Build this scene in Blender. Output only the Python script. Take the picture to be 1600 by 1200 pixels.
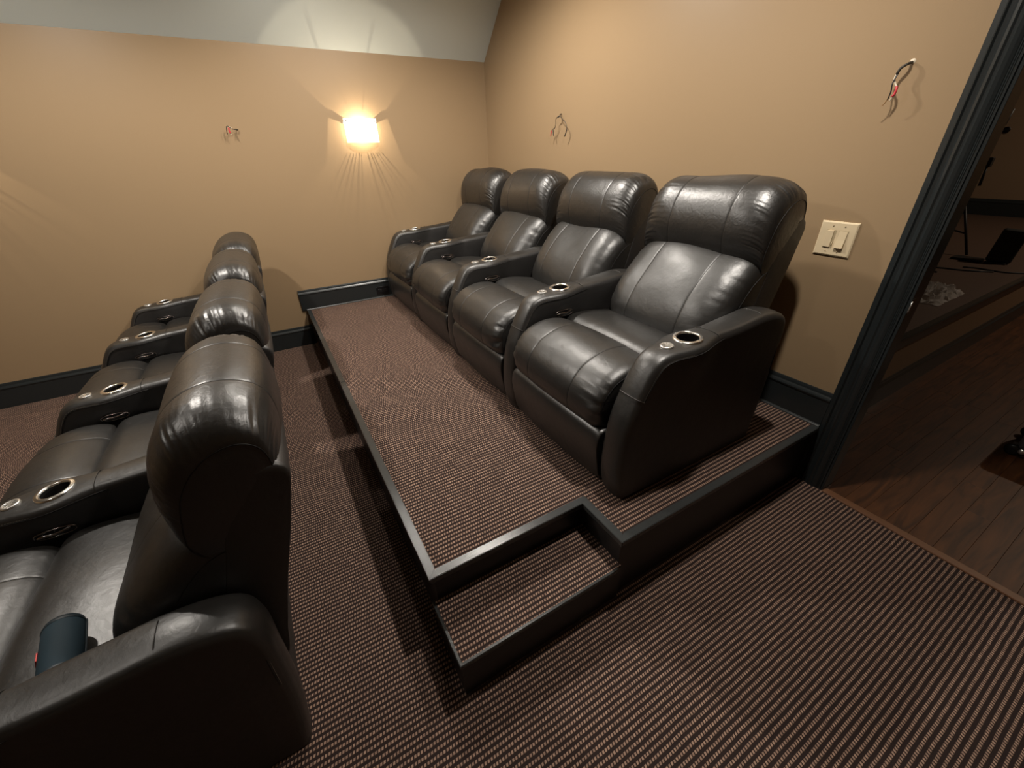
import bpy, bmesh, math, random
import numpy as np
from mathutils import Vector, Matrix

for o in list(bpy.data.objects):
    bpy.data.objects.remove(o)
SC = bpy.context.scene
COL = SC.collection

# ------------------------------------------------------------------ camera
def make_camera():
    yaw, pit, rol = 2.623903, -0.515573, -0.027809
    d = Vector((math.cos(pit) * math.cos(yaw), math.cos(pit) * math.sin(yaw), math.sin(pit)))
    r = d.cross(Vector((0, 0, 1))).normalized()
    u = r.cross(d)
    r2 = math.cos(rol) * r + math.sin(rol) * u
    u2 = -math.sin(rol) * r + math.cos(rol) * u
    cd = bpy.data.cameras.new('camera')
    cd.sensor_width = 36.0
    cd.lens = 634.41 / 1600 * 36
    cd.clip_start = 0.02
    c = bpy.data.objects.new('camera', cd)
    M = Matrix(((r2.x, u2.x, -d.x, 3.98024), (r2.y, u2.y, -d.y, -2.07551), (r2.z, u2.z, -d.z, 1.49758), (0, 0, 0, 1)))
    c.matrix_world = M
    COL.objects.link(c)
    SC.camera = c
make_camera()

# ------------------------------------------------------------------ world, exposure, lights
W = bpy.data.worlds.new('world')
SC.world = W
W.use_nodes = True
W.node_tree.nodes['Background'].inputs[0].default_value = (1.0, 0.8, 0.6, 1)
W.node_tree.nodes['Background'].inputs[1].default_value = 0.02
SC.view_settings.view_transform = 'Standard'
SC.view_settings.look = 'None'
SC.view_settings.gamma = 1.0
SC.view_settings.use_curve_mapping = False
SC.view_settings.exposure = 0.22

CEIL = 2.75
WARM = (1.0, 0.93, 0.84)
def can_or_fill_light(x, y, power, blend=0.6, angle=166, radius=0.05, z=CEIL - 0.02, color=WARM, aim=(0, 0, -1)):
    ld = bpy.data.lights.new('can_or_fill_light', 'SPOT')
    ld.energy = power
    ld.color = color
    ld.spot_size = math.radians(angle)
    ld.spot_blend = blend
    ld.shadow_soft_size = radius
    o = bpy.data.objects.new('can_or_fill_light', ld)
    o.location = (x, y, z)
    o.rotation_euler = Vector(aim).to_track_quat('-Z', 'Y').to_euler()
    COL.objects.link(o)
    return o
can_or_fill_light(3.12, -0.92, 105, blend=1.0, angle=150, aim=(-.38, .12, -1))
can_or_fill_light(1.45, -0.95, 105)
can_or_fill_light(0.95, -1.60, 45)
can_or_fill_light(1.30, -3.00, 118)
can_or_fill_light(2.60, -3.80, 26)
can_or_fill_light(4.7, 5.2, 120, z=4.0, color=(1.0, .80, .60))  # added fill lamp brightening the hall, stands for no known fixture
SCONCES = [(-1.16, 1.69), (-3.66, 1.69)]
SCONCE_W = 6.0

# ------------------------------------------------------------------ helpers
def tag(o, label=None, cat=None, group=None, kind=None):
    if label: o['label'] = label
    if cat: o['category'] = cat
    if group: o['group'] = group
    if kind: o['kind'] = kind
    return o

def empty(name, loc=(0, 0, 0), rz=0.0, **kw):
    o = bpy.data.objects.new(name, None)
    o.empty_display_size = 0.1
    COL.objects.link(o)
    o.location = loc
    o.rotation_euler = (0, 0, rz)
    tag(o, **kw)
    return o

def mesh_obj(name, verts, faces, mat, parent=None, smooth=False, loc=None):
    me = bpy.data.meshes.new(name)
    me.from_pydata([tuple(map(float, v)) for v in verts], [], faces)
    me.update()
    if smooth:
        me.polygons.foreach_set('use_smooth', [True] * len(me.polygons))
    me.materials.append(mat)
    o = bpy.data.objects.new(name, me)
    COL.objects.link(o)
    if parent: o.parent = parent
    if loc: o.location = loc
    return o

def bm_obj(name, bm, mat, parent=None, smooth=False, loc=None, rot=None):
    me = bpy.data.meshes.new(name)
    bmesh.ops.recalc_face_normals(bm, faces=bm.faces)
    bm.to_mesh(me)
    bm.free()
    if smooth:
        me.polygons.foreach_set('use_smooth', [True] * len(me.polygons))
    me.materials.append(mat)
    o = bpy.data.objects.new(name, me)
    COL.objects.link(o)
    if parent: o.parent = parent
    if loc: o.location = loc
    if rot: o.rotation_euler = rot
    return o

def add_box(bm, x0, x1, y0, y1, z0, z1, bevel=0.0, seg=2):
    v = [bm.verts.new(p) for p in ((x0, y0, z0), (x1, y0, z0), (x1, y1, z0), (x0, y1, z0), (x0, y0, z1), (x1, y0, z1), (x1, y1, z1), (x0, y1, z1))]
    fs = [bm.faces.new([v[i] for i in f]) for f in ((0, 3, 2, 1), (4, 5, 6, 7), (0, 1, 5, 4), (1, 2, 6, 5), (2, 3, 7, 6), (3, 0, 4, 7))]
    if bevel > 0:
        es = list({e for f in fs for e in f.edges})
        bmesh.ops.bevel(bm, geom=es, offset=bevel, segments=seg, affect='EDGES', profile=0.5)

def box(name, x0, x1, y0, y1, z0, z1, mat, parent=None, bevel=0.0, seg=2):
    bm = bmesh.new()
    add_box(bm, x0, x1, y0, y1, z0, z1, bevel, seg)
    return bm_obj(name, bm, mat, parent)

def extrude_profile(name, prof, p0, p1, mat, parent=None, smooth=False, ext0=0.0, ext1=0.0, up=(0, 0, 1)):
    """prof: (out, up) points; swept from p0 to p1; 'out' is to the left of travel... mitre via per-point extension"""
    p0 = Vector(p0); p1 = Vector(p1)
    d = (p1 - p0).normalized()
    upv = Vector(up)
    out = d.cross(upv)          # right of travel
    n = len(prof)
    vs = []
    for P, e, s in ((p0, ext0, -1), (p1, ext1, 1)):
        for (a, b) in prof:
            vs.append(P + out * a + upv * b + d * (s * e * a))
    fs = [(i, (i + 1) % n, n + (i + 1) % n, n + i) for i in range(n)]
    fs += [tuple(range(n))[::-1], tuple(range(n, 2 * n))]
    bm = bmesh.new()
    bv = [bm.verts.new(v) for v in vs]
    for f in fs: bm.faces.new([bv[i] for i in f])
    return bm_obj(name, bm, mat, parent, smooth)

def tube(name, pts, r, mat, parent=None, n=8, closed=False, caps=True, bm=None):
    own = bm is None
    if own: bm = bmesh.new()
    pts = [Vector(p) for p in pts]
    m = len(pts)
    rad = r if isinstance(r, (list, tuple)) else [r] * m
    rings = []
    prev = None
    for i, p in enumerate(pts):
        if closed: t = (pts[(i + 1) % m] - pts[i - 1])
        else: t = pts[min(i + 1, m - 1)] - pts[max(i - 1, 0)]
        t.normalize()
        if prev is None:
            a = Vector((0, 0, 1)) if abs(t.z) < 0.9 else Vector((1, 0, 0))
            nx = t.cross(a).normalized()
        else:
            nx = (prev - t * prev.dot(t)).normalized()
        prev = nx
        ny = t.cross(nx)
        rings.append([bm.verts.new(p + (nx * math.cos(2 * math.pi * k / n) + ny * math.sin(2 * math.pi * k / n)) * rad[i]) for k in range(n)])
    rng = range(m) if closed else range(m - 1)
    for i in rng:
        a, b = rings[i], rings[(i + 1) % m]
        for k in range(n):
            bm.faces.new((a[k], a[(k + 1) % n], b[(k + 1) % n], b[k]))
    if caps and not closed:
        bm.faces.new(rings[0][::-1]); bm.faces.new(rings[-1])
    if own: return bm_obj(name, bm, mat, parent, smooth=True)

def lathe(name, prof, mat, parent=None, n=40, loc=None, rot=None):
    """prof: (radius, z) list"""
    bm = bmesh.new()
    rings = []
    for (r, z) in prof:
        if r < 1e-5: rings.append([bm.verts.new((0, 0, z))])
        else: rings.append([bm.verts.new((r * math.cos(2 * math.pi * k / n), r * math.sin(2 * math.pi * k / n), z)) for k in range(n)])
    for a, b in zip(rings[:-1], rings[1:]):
        for k in range(n):
            k2 = (k + 1) % n
            if len(a) == 1: bm.faces.new((a[0], b[k], b[k2]))
            elif len(b) == 1: bm.faces.new((a[k], a[k2], b[0]))
            else: bm.faces.new((a[k], a[k2], b[k2], b[k]))
    return bm_obj(name, bm, mat, parent, smooth=True, loc=loc, rot=rot)

def smooth_path(pts, n, closed=False):
    """Catmull-Rom then uniform resample; returns (n,dim) array"""
    P = np.array(pts, float)
    m = len(P)
    out = []
    segs = m if closed else m - 1
    for i in range(segs):
        if closed: p0, p1, p2, p3 = P[i - 1], P[i], P[(i + 1) % m], P[(i + 2) % m]
        else: p0, p1, p2, p3 = P[max(i - 1, 0)], P[i], P[i + 1], P[min(i + 2, m - 1)]
        for t in np.linspace(0, 1, 14, endpoint=False):
            out.append(0.5 * ((2 * p1) + (-p0 + p2) * t + (2 * p0 - 5 * p1 + 4 * p2 - p3) * t * t + (-p0 + 3 * p1 - 3 * p2 + p3) * t ** 3))
    out.append(P[0] if closed else P[-1])
    Q = np.array(out)
    s = np.concatenate([[0], np.cumsum(np.linalg.norm(np.diff(Q, axis=0), axis=1))])
    t = np.linspace(0, s[-1], n + 1)[:-1] if closed else np.linspace(0, s[-1], n)
    return np.stack([np.interp(t, s, Q[:, k]) for k in range(Q.shape[1])], 1), s[-1]

# ------------------------------------------------------------------ materials
def new_mat(name):
    m = bpy.data.materials.new(name)
    m.use_nodes = True
    nt = m.node_tree
    return m, nt, nt.nodes, nt.links, nt.nodes['Principled BSDF']

def srgb(r, g, b):
    f = lambda c: (c / 255 / 12.92) if c / 255 <= 0.04045 else ((c / 255 + 0.055) / 1.055) ** 2.4
    return (f(r), f(g), f(b), 1)

def simple(name, col, rough=0.5, metal=0.0, spec=0.5, coat=0.0, noise_bump=0.0, nscale=200.0, var=0.0):
    m, nt, N, L, B = new_mat(name)
    B.inputs['Base Color'].default_value = col
    B.inputs['Roughness'].default_value = rough
    B.inputs['Metallic'].default_value = metal
    B.inputs['Specular IOR Level'].default_value = spec
    B.inputs['Coat Weight'].default_value = coat
    tc = N.new('ShaderNodeTexCoord')
    nz = N.new('ShaderNodeTexNoise')
    nz.inputs['Scale'].default_value = nscale
    nz.inputs['Detail'].default_value = 4
    L.new(tc.outputs['Object'], nz.inputs['Vector'])
    if var > 0:
        mx = N.new('ShaderNodeMix'); mx.data_type = 'RGBA'
        mx.inputs[6].default_value = col
        mx.inputs[7].default_value = (col[0] * (1 - var), col[1] * (1 - var), col[2] * (1 - var), 1)
        L.new(nz.outputs['Fac'], mx.inputs[0]); L.new(mx.outputs[2], B.inputs['Base Color'])
    if noise_bump > 0:
        bp = N.new('ShaderNodeBump')
        bp.inputs['Strength'].default_value = noise_bump
        bp.inputs['Distance'].default_value = 0.001
        L.new(nz.outputs['Fac'], bp.inputs['Height']); L.new(bp.outputs['Normal'], B.inputs['Normal'])
    return m

def leather_mat(name, rough, col, wr):
    m, nt, N, L, B = new_mat(name)
    tc = N.new('ShaderNodeTexCoord')
    B.inputs['Specular IOR Level'].default_value = 0.95
    vo = N.new('ShaderNodeTexVoronoi'); vo.inputs['Scale'].default_value = 520
    L.new(tc.outputs['Object'], vo.inputs['Vector'])
    n1 = N.new('ShaderNodeTexNoise'); n1.inputs['Scale'].default_value = 9; n1.inputs['Detail'].default_value = 5
    L.new(tc.outputs['Object'], n1.inputs['Vector'])
    n2 = N.new('ShaderNodeTexNoise'); n2.inputs['Scale'].default_value = 45; n2.inputs['Detail'].default_value = 6; n2.inputs['Distortion'].default_value = 1.2
    L.new(tc.outputs['Object'], n2.inputs['Vector'])
    cr = N.new('ShaderNodeMix'); cr.data_type = 'RGBA'
    cr.inputs[6].default_value = col
    cr.inputs[7].default_value = (col[0] * 1.6, col[1] * 1.5, col[2] * 1.45, 1)
    L.new(n1.outputs['Fac'], cr.inputs[0]); L.new(cr.outputs[2], B.inputs['Base Color'])
    rr = N.new('ShaderNodeMapRange'); rr.inputs[3].default_value = rough - 0.05; rr.inputs[4].default_value = rough + 0.07
    L.new(n2.outputs['Fac'], rr.inputs[0]); L.new(rr.outputs[0], B.inputs['Roughness'])
    b1 = N.new('ShaderNodeBump'); b1.inputs['Strength'].default_value = 0.10; b1.inputs['Distance'].default_value = 0.0006
    L.new(vo.outputs['Distance'], b1.inputs['Height'])
    b2 = N.new('ShaderNodeBump'); b2.inputs['Strength'].default_value = 0.30; b2.inputs['Distance'].default_value = wr
    L.new(n2.outputs['Fac'], b2.inputs['Height']); L.new(b1.outputs['Normal'], b2.inputs['Normal'])
    b3 = N.new('ShaderNodeBump'); b3.inputs['Strength'].default_value = 0.5; b3.inputs['Distance'].default_value = 0.006
    L.new(n1.outputs['Fac'], b3.inputs['Height']); L.new(b2.outputs['Normal'], b3.inputs['Normal'])
    L.new(b3.outputs['Normal'], B.inputs['Normal'])
    return m

LEATHER = leather_mat('black_leather', 0.40, (0.0115, 0.0112, 0.0104, 1), 0.0015)
LEATHER_SOFT = leather_mat('soft_black_leather', 0.36, (0.0125, 0.0116, 0.0105, 1), 0.003)
LEATHER_SIDE = leather_mat('black_vinyl', 0.52, (0.0105, 0.0095, 0.009, 1), 0.0008)
SEAM = simple('seam_thread', (0.006, 0.0055, 0.005, 1), 0.6)
WELT = simple('seam_welt', (0.035, 0.032, 0.028, 1), 0.38)
STITCH = simple('stitch_thread', srgb(120, 112, 100), 0.7)
CHROME = simple('chrome', (0.90, 0.89, 0.86, 1), 0.22, 1.0)
SILVER = simple('brushed_silver', (0.78, 0.77, 0.74, 1), 0.32, 0.9, noise_bump=0.15, nscale=600)
DARKMETAL = simple('dark_metal', (0.05, 0.045, 0.045, 1), 0.18, 0.9)
GLOSSMETAL = simple('gloss_lever_metal', (0.26, 0.23, 0.22, 1), 0.14, 1.0)
BLACKPLASTIC = simple('black_plastic', (0.012, 0.012, 0.013, 1), 0.30)
BLACKPAINT = simple('black_paint', srgb(42, 46, 47), 0.28, noise_bump=0.08, nscale=60, var=0.15)
RISER = simple('riser_paint', srgb(34, 34, 35), 0.42, noise_bump=0.1, nscale=80, var=0.2)
NOSING = simple('nosing_paint', srgb(60, 62, 62), 0.24, noise_bump=0.35, nscale=260, var=0.25)
IVORY = simple('ivory_plastic', srgb(232, 212, 176), 0.35)
CUPINNER = simple('cup_inner', (0.02, 0.017, 0.016, 1), 0.25, 0.6)

def wall_paint(name, col, rough=0.42):
    m, nt, N, L, B = new_mat(name)
    tc = N.new('ShaderNodeTexCoord')
    n1 = N.new('ShaderNodeTexNoise'); n1.inputs['Scale'].default_value = 1.2; n1.inputs['Detail'].default_value = 3
    L.new(tc.outputs['Object'], n1.inputs['Vector'])
    mx = N.new('ShaderNodeMix'); mx.data_type = 'RGBA'
    mx.inputs[6].default_value = col
    mx.inputs[7].default_value = (col[0] * .95, col[1] * .95, col[2] * .94, 1)
    L.new(n1.outputs['Fac'], mx.inputs[0]); L.new(mx.outputs[2], B.inputs['Base Color'])
    B.inputs['Roughness'].default_value = rough
    B.inputs['Specular IOR Level'].default_value = 0.35
    n2 = N.new('ShaderNodeTexNoise'); n2.inputs['Scale'].default_value = 130; n2.inputs['Detail'].default_value = 3
    L.new(tc.outputs['Object'], n2.inputs['Vector'])
    bp = N.new('ShaderNodeBump'); bp.inputs['Strength'].default_value = 0.12; bp.inputs['Distance'].default_value = 0.0015
    L.new(n2.outputs['Fac'], bp.inputs['Height']); L.new(bp.outputs['Normal'], B.inputs['Normal'])
    return m
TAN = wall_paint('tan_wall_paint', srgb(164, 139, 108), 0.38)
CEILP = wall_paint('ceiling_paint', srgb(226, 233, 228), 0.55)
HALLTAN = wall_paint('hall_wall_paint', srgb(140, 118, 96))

def carpet_mat():
    m, nt, N, L, B = new_mat('striped_loop_carpet')
    tc = N.new('ShaderNodeNewGeometry')
    nz = N.new('ShaderNodeTexNoise'); nz.inputs['Scale'].default_value = 14; nz.inputs['Detail'].default_value = 2
    L.new(tc.outputs['Position'], nz.inputs['Vector'])
    sub = N.new('ShaderNodeVectorMath'); sub.operation = 'SUBTRACT'; sub.inputs[1].default_value = (0.5, 0.5, 0.5)
    L.new(nz.outputs['Color'], sub.inputs[0])
    scl = N.new('ShaderNodeVectorMath'); scl.operation = 'SCALE'; scl.inputs['Scale'].default_value = 0.0035
    L.new(sub.outputs[0], scl.inputs[0])
    add = N.new('ShaderNodeVectorMath'); add.operation = 'ADD'
    L.new(tc.outputs['Position'], add.inputs[0]); L.new(scl.outputs[0], add.inputs[1])
    sep = N.new('ShaderNodeSeparateXYZ'); L.new(add.outputs[0], sep.inputs[0])
    def mth(op, a, b=None, c=None):
        n = N.new('ShaderNodeMath'); n.operation = op
        for i, v in enumerate((a, b, c)):
            if v is None: continue
            if isinstance(v, (int, float)): n.inputs[i].default_value = v
            else: L.new(v, n.inputs[i])
        return n.outputs[0]
    u = mth('DIVIDE', sep.outputs['X'], 0.0168)
    fl = mth('FLOOR', u)
    fu = mth('FRACT', u)
    wn = N.new('ShaderNodeTexWhiteNoise'); wn.noise_dimensions = '1D'; L.new(fl, wn.inputs['W'])
    v0 = mth('DIVIDE', sep.outputs['Y'], 0.0098)
    v1 = mth('ADD', v0, mth('MULTIPLY', fu, 0.45))
    v2 = mth('ADD', v1, wn.outputs['Value'])
    fv = mth('FRACT', v2)
    fvl = mth('FLOOR', v2)
    du = mth('ABSOLUTE', mth('SUBTRACT', fu, 0.5))
    dv = mth('ABSOLUTE', mth('SUBTRACT', fv, 0.5))
    def sstep(x, lo, hi):
        n = N.new('ShaderNodeMapRange'); n.interpolation_type = 'SMOOTHSTEP'
        L.new(x, n.inputs[0]); n.inputs[1].default_value = lo; n.inputs[2].default_value = hi
        n.inputs[3].default_value = 1; n.inputs[4].default_value = 0
        return n.outputs[0]
    mu = sstep(du, 0.17, 0.29)
    mv = sstep(dv, 0.24, 0.42)
    mask = mth('MULTIPLY', mu, mv)
    # per tuft variation
    cmb = N.new('ShaderNodeCombineXYZ'); L.new(fl, cmb.inputs[0]); L.new(fvl, cmb.inputs[1])
    w2 = N.new('ShaderNodeTexWhiteNoise'); w2.noise_dimensions = '2D'; L.new(cmb.outputs[0], w2.inputs['Vector'])
    tv = N.new('ShaderNodeMix'); tv.data_type = 'RGBA'
    tv.inputs[6].default_value = srgb(178, 147, 128)
    tv.inputs[7].default_value = srgb(148, 121, 106)
    L.new(w2.outputs['Value'], tv.inputs[0])
    fib = N.new('ShaderNodeTexNoise'); fib.inputs['Scale'].default_value = 700; fib.inputs['Detail'].default_value = 2
    L.new(tc.outputs['Position'], fib.inputs['Vector'])
    dk = N.new('ShaderNodeMix'); dk.data_type = 'RGBA'
    dk.inputs[6].default_value = srgb(38, 29, 28); dk.inputs[7].default_value = srgb(58, 47, 44)
    L.new(fib.outputs['Fac'], dk.inputs[0])
    mx = N.new('ShaderNodeMix'); mx.data_type = 'RGBA'
    L.new(mask, mx.inputs[0]); L.new(dk.outputs[2], mx.inputs[6]); L.new(tv.outputs[2], mx.inputs[7])
    L.new(mx.outputs[2], B.inputs['Base Color'])
    B.inputs['Roughness'].default_value = 0.92
    B.inputs['Specular IOR Level'].default_value = 0.15
    hgt = mth('ADD', mth('MULTIPLY', mask, 1.0), mth('MULTIPLY', fib.outputs['Fac'], 0.4))
    bp = N.new('ShaderNodeBump'); bp.inputs['Strength'].default_value = 0.8; bp.inputs['Distance'].default_value = 0.0025
    L.new(hgt, bp.inputs['Height']); L.new(bp.outputs['Normal'], B.inputs['Normal'])
    return m
CARPET = carpet_mat()

def wood_mat():
    m, nt, N, L, B = new_mat('dark_oak')
    tc = N.new('ShaderNodeTexCoord')
    oi = N.new('ShaderNodeObjectInfo')
    ad = N.new('ShaderNodeVectorMath'); ad.operation = 'ADD'
    cm = N.new('ShaderNodeCombineXYZ')
    ml = N.new('ShaderNodeMath'); ml.operation = 'MULTIPLY'; ml.inputs[1].default_value = 37.0
    L.new(oi.outputs['Random'], ml.inputs[0]); L.new(ml.outputs[0], cm.inputs[0]); L.new(ml.outputs[0], cm.inputs[1])
    L.new(tc.outputs['Object'], ad.inputs[0]); L.new(cm.outputs[0], ad.inputs[1])
    mp = N.new('ShaderNodeMapping'); mp.inputs['Scale'].default_value = (16, 1.6, 1)
    L.new(ad.outputs[0], mp.inputs[0])
    nz = N.new('ShaderNodeTexNoise'); nz.inputs['Scale'].default_value = 1.6; nz.inputs['Detail'].default_value = 6; nz.inputs['Distortion'].default_value = 1.4
    L.new(mp.outputs[0], nz.inputs['Vector'])
    rp = N.new('ShaderNodeValToRGB')
    rp.color_ramp.elements[0].position = 0.2; rp.color_ramp.elements[0].color = srgb(40, 23, 13)
    rp.color_ramp.elements[1].position = 0.85; rp.color_ramp.elements[1].color = srgb(104, 63, 33)
    L.new(nz.outputs['Fac'], rp.inputs[0]); L.new(rp.outputs[0], B.inputs['Base Color'])
    B.inputs['Roughness'].default_value = 0.5
    B.inputs['Specular IOR Level'].default_value = 0.3
    bp = N.new('ShaderNodeBump'); bp.inputs['Strength'].default_value = 0.2; bp.inputs['Distance'].default_value = 0.001
    L.new(nz.outputs['Fac'], bp.inputs['Height']); L.new(bp.outputs['Normal'], B.inputs['Normal'])
    return m
OAK = wood_mat()
THRESH = simple('threshold_oak', srgb(120, 80, 52), 0.5, noise_bump=0.2, nscale=60, var=0.35)
LEDGE = simple('ledge_surface', srgb(86, 66, 54), 0.55, noise_bump=0.2, nscale=30, var=0.25)

# ------------------------------------------------------------------ room shell
XR, YF = 6.2, -5.6            # right wall, front wall
H = 0.319                     # platform height
YP = -1.913; XN = 3.128; YN = -1.292; XE = 3.342; HS = 0.181
SLX = CEIL - 2.2              # the slope runs at 45 degrees

def st(o): o['kind'] = 'structure'; return o

st(box('floor', -0.1, XR + .1, YF - .1, -0.005, -0.05, 0.0, CARPET))
st(box('wall_left', -0.1, 0.0, YF - .1, 0.0, -0.05, 2.2, TAN))
st(box('wall_right', XR, XR + 0.1, YF - .1, 0.0, -0.05, CEIL + .05, TAN))
st(box('wall_front', 0.0, XR, YF - .1, YF, -0.05, CEIL + .05, TAN))
# back wall: gable under the sloped ceiling, with the doorway cut out
DX0, DX1, DZ = 3.444, 4.36, 2.06
TH = 0.07
bm = bmesh.new()
def poly_prism(bm, pts, y0, y1):
    a = [bm.verts.new((x, y0, z)) for x, z in pts]; b = [bm.verts.new((x, y1, z)) for x, z in pts]
    n = len(pts)
    bm.faces.new(a); bm.faces.new(b[::-1])
    for i in range(n): bm.faces.new((a[i], b[i], b[(i + 1) % n], a[(i + 1) % n]))
poly_prism(bm, [(-0.1, -0.05), (DX0, -0.05), (DX0, CEIL + .05), (SLX + .05, CEIL + .05), (-0.1, 2.15)], 0.0, TH)
poly_prism(bm, [(DX0, DZ), (DX1, DZ), (DX1, CEIL + .05), (DX0, CEIL + .05)], 0.0, TH)
poly_prism(bm, [(DX1, -0.05), (XR + .1, -0.05), (XR + .1, CEIL + .05), (DX1, CEIL + .05)], 0.0, TH)
st(bm_obj('wall_back', bm, TAN))
# ceiling: 45 degree slope then flat
bm = bmesh.new()
v = [bm.verts.new(p) for p in ((-0.0, YF, 2.2), (0, 0, 2.2), (SLX, 0, CEIL), (SLX, YF, CEIL), (XR, 0, CEIL), (XR, YF, CEIL),
                              (-0.1, YF, 2.2), (-0.1, 0, 2.2), (SLX - .05, 0, CEIL + .1), (SLX - .05, YF, CEIL + .1), (XR, 0, CEIL + .1), (XR, YF, CEIL + .1))]
for f in ((0, 1, 2, 3), (3, 2, 4, 5), (6, 9, 8, 7), (9, 11, 10, 8), (0, 6, 7, 1), (4, 10, 11, 5), (0, 3, 9, 6), (3, 5, 11, 9), (1, 7, 8, 2), (2, 8, 10, 4)):
    bm.faces.new([v[i] for i in f])
st(bm_obj('ceiling', bm, CEILP))

# base boards (profile: out from wall, up)
BB = [(0, 0), (0.016, 0), (0.016, 0.135), (0.019, 0.139), (0.020, 0.146), (0.016, 0.153), (0.011, 0.160), (0.009, 0.170), (0.006, 0.178), (0, 0.178)]
def shift(prof, dx=0, dz=0): return [(a + dx, b + dz) for a, b in prof]
# wall_left runs along y; room is +x.  travel +y has right = +x
st(extrude_profile('baseboard_left', shift(BB), (0, YF, 0), (0, YP + 0.004, 0), BLACKPAINT))
st(extrude_profile('baseboard_platform_left', shift(BB), (0, YP - .035, H), (0, -0.0, H), BLACKPAINT))
st(extrude_profile('baseboard_back', shift(BB), (0.0, 0, H), (3.338, 0, H), BLACKPAINT, ))
st(extrude_profile('baseboard_right', shift(BB), (XR, 0, 0), (XR, YF, 0), BLACKPAINT))
st(extrude_profile('baseboard_front', shift(BB), (XR, YF, 0), (0, YF, 0), BLACKPAINT))
SHOE = [(0, 0), (0.012, 0), (0.011, 0.006), (0.007, 0.010), (0, 0.012)]
st(extrude_profile('trim_1', shift(SHOE, 0.016), (0, YP + .0, H), (0, -0.02, H), NOSING))
st(extrude_profile('trim_2', shift(SHOE, 0.016), (0.02, 0, H), (3.338, 0, H), NOSING))

st(box('trim_4', 3.300, 3.339, -0.020, -0.001, 0.0, H, BLACKPAINT))
# door: casing, jambs, strike plate
door = st(empty('door_1', (DX0, 0, 0)))
CAS = [(0.0, 0), (0.0, 0.012), (0.016, 0.015), (0.021, 0.021), (0.026, 0.015), (0.036, 0.015), (0.042, 0.019), (0.050, 0.022), (0.056, 0.018), (0.060, 0.018), (0.066, 0.022),
       (0.076, 0.020), (0.084, 0.0165), (0.086, 0.0145), (0.089, 0.0165), (0.091, 0.0145), (0.094, 0.0165), (0.096, 0.0145), (0.102, 0.0145), (0.104, 0.010), (0.104, 0)]
def casing(name, x_outer, sgn, z1):
    vs = []; n = len(CAS)
    for z in (0.0, z1):
        for a, b in CAS: vs.append((x_outer + sgn * a - DX0, -b * 1.15, z + (0 if z == 0 else (a * -1))))
    fs = [(i, (i + 1) % n, n + (i + 1) % n, n + i) for i in range(n)] + [tuple(range(n)), tuple(range(n, 2 * n))]
    bm = bmesh.new(); bv = [bm.verts.new(v) for v in vs]
    for f in fs: bm.faces.new([bv[i] for i in f])
    return bm_obj(name, bm, BLACKPAINT, door)
casing('side_casing', 3.338, 1, DZ + 0.104)
casing('side_casing', DX1 + 0.106, -1, DZ + 0.104)
vs = []; n = len(CAS)
for x, s in ((3.338, 1), (DX1 + 0.106, -1)):
    for a, b in CAS: vs.append((x + s * a - DX0, -b * 1.15, DZ + 0.104 - a))
bm = bmesh.new(); bv = [bm.verts.new(v) for v in vs]
for f in [(i, (i + 1) % n, n + (i + 1) % n, n + i) for i in range(n)] + [tuple(range(n)), tuple(range(n, 2 * n))]: bm.faces.new([bv[i] for i in f])
bm_obj('head_casing', bm, BLACKPAINT, door)
box('side_jamb', -0.002, 0.008, -0.012, TH + .01, 0, DZ, BLACKPAINT, door, 0.0015)
box('side_jamb', DX1 - DX0 - .008, DX1 - DX0 + .002, -0.012, TH + .01, 0, DZ, BLACKPAINT, door, 0.0015)
box('head_jamb', 0.008, DX1 - DX0 - .008, -0.012, TH + .01, DZ - .008, DZ + .002, BLACKPAINT, door, 0.0015)
sp = box('strike_plate', 0.007, 0.0105, -0.012, 0.020, 0.918, 0.978, DARKMETAL, door, 0.001)
tube('latch_lip', [(0.0095, -0.0125, 0.925), (0.0125, -0.018, 0.935), (0.0125, -0.019, 0.948), (0.0125, -0.018, 0.961), (0.0095, -0.0125, 0.971)], 0.0025, SILVER, door)

# hallway behind the doorway
hf = st(box('floor_hall', 3.0, XR, TH + .0, 9.0, -0.06, -0.016, simple('subfloor', (0.004, 0.003, 0.002, 1), 0.8)))
rnd = random.Random(5)
PW = 0.083
plank_meshes = {}
x = 3.452 - 3 * PW + .0005
while x < 4.75:
    y = 0.02 - rnd.random() * 0.9
    while y < 5.4:
        ln = rnd.choice([0.8, 1.1, 1.5])
        y0, y1 = max(y, 0.02), min(y + ln, 5.6)
        if y1 - y0 > 0.05:
            if x > 3.45 or y0 > 0.06:
                yy0 = y0
            else:
                yy0 = TH + 0.002
            if y1 - yy0 > .05:
                bm = bmesh.new()
                add_box(bm, 0.0003, PW - 0.0003, 0.0003, y1 - yy0 - 0.0003, -0.016, rnd.uniform(-0.0002, 0.0002), 0.0006, 1)
                bm_obj('plank', bm, OAK, hf, loc=(x, yy0, 0))
        y += ln
    x += PW
st(box('floor_threshold', DX0 + .008, DX1 - .008, -0.022, 0.019, -0.01, 0.006, THRESH, None, 0.004))
LZ = 0.50; LX = 3.206
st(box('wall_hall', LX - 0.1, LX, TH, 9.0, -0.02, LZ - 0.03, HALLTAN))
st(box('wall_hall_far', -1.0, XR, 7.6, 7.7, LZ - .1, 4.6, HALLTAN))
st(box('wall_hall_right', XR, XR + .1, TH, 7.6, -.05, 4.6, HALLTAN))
st(box('floor_ledge', -1.0, LX + 0.002, TH, 7.6, LZ - .03, LZ, LEDGE))
st(extrude_profile('baseboard_hall', shift(BB), (LX, TH, 0), (LX, 9.0, 0), BLACKPAINT))
NP = [(0, 0), (0.014, 0), (0.016, 0.070), (0.030, 0.074), (0.034, 0.084), (0.030, 0.094), (0.002, 0.096), (0, 0.096)]
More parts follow.
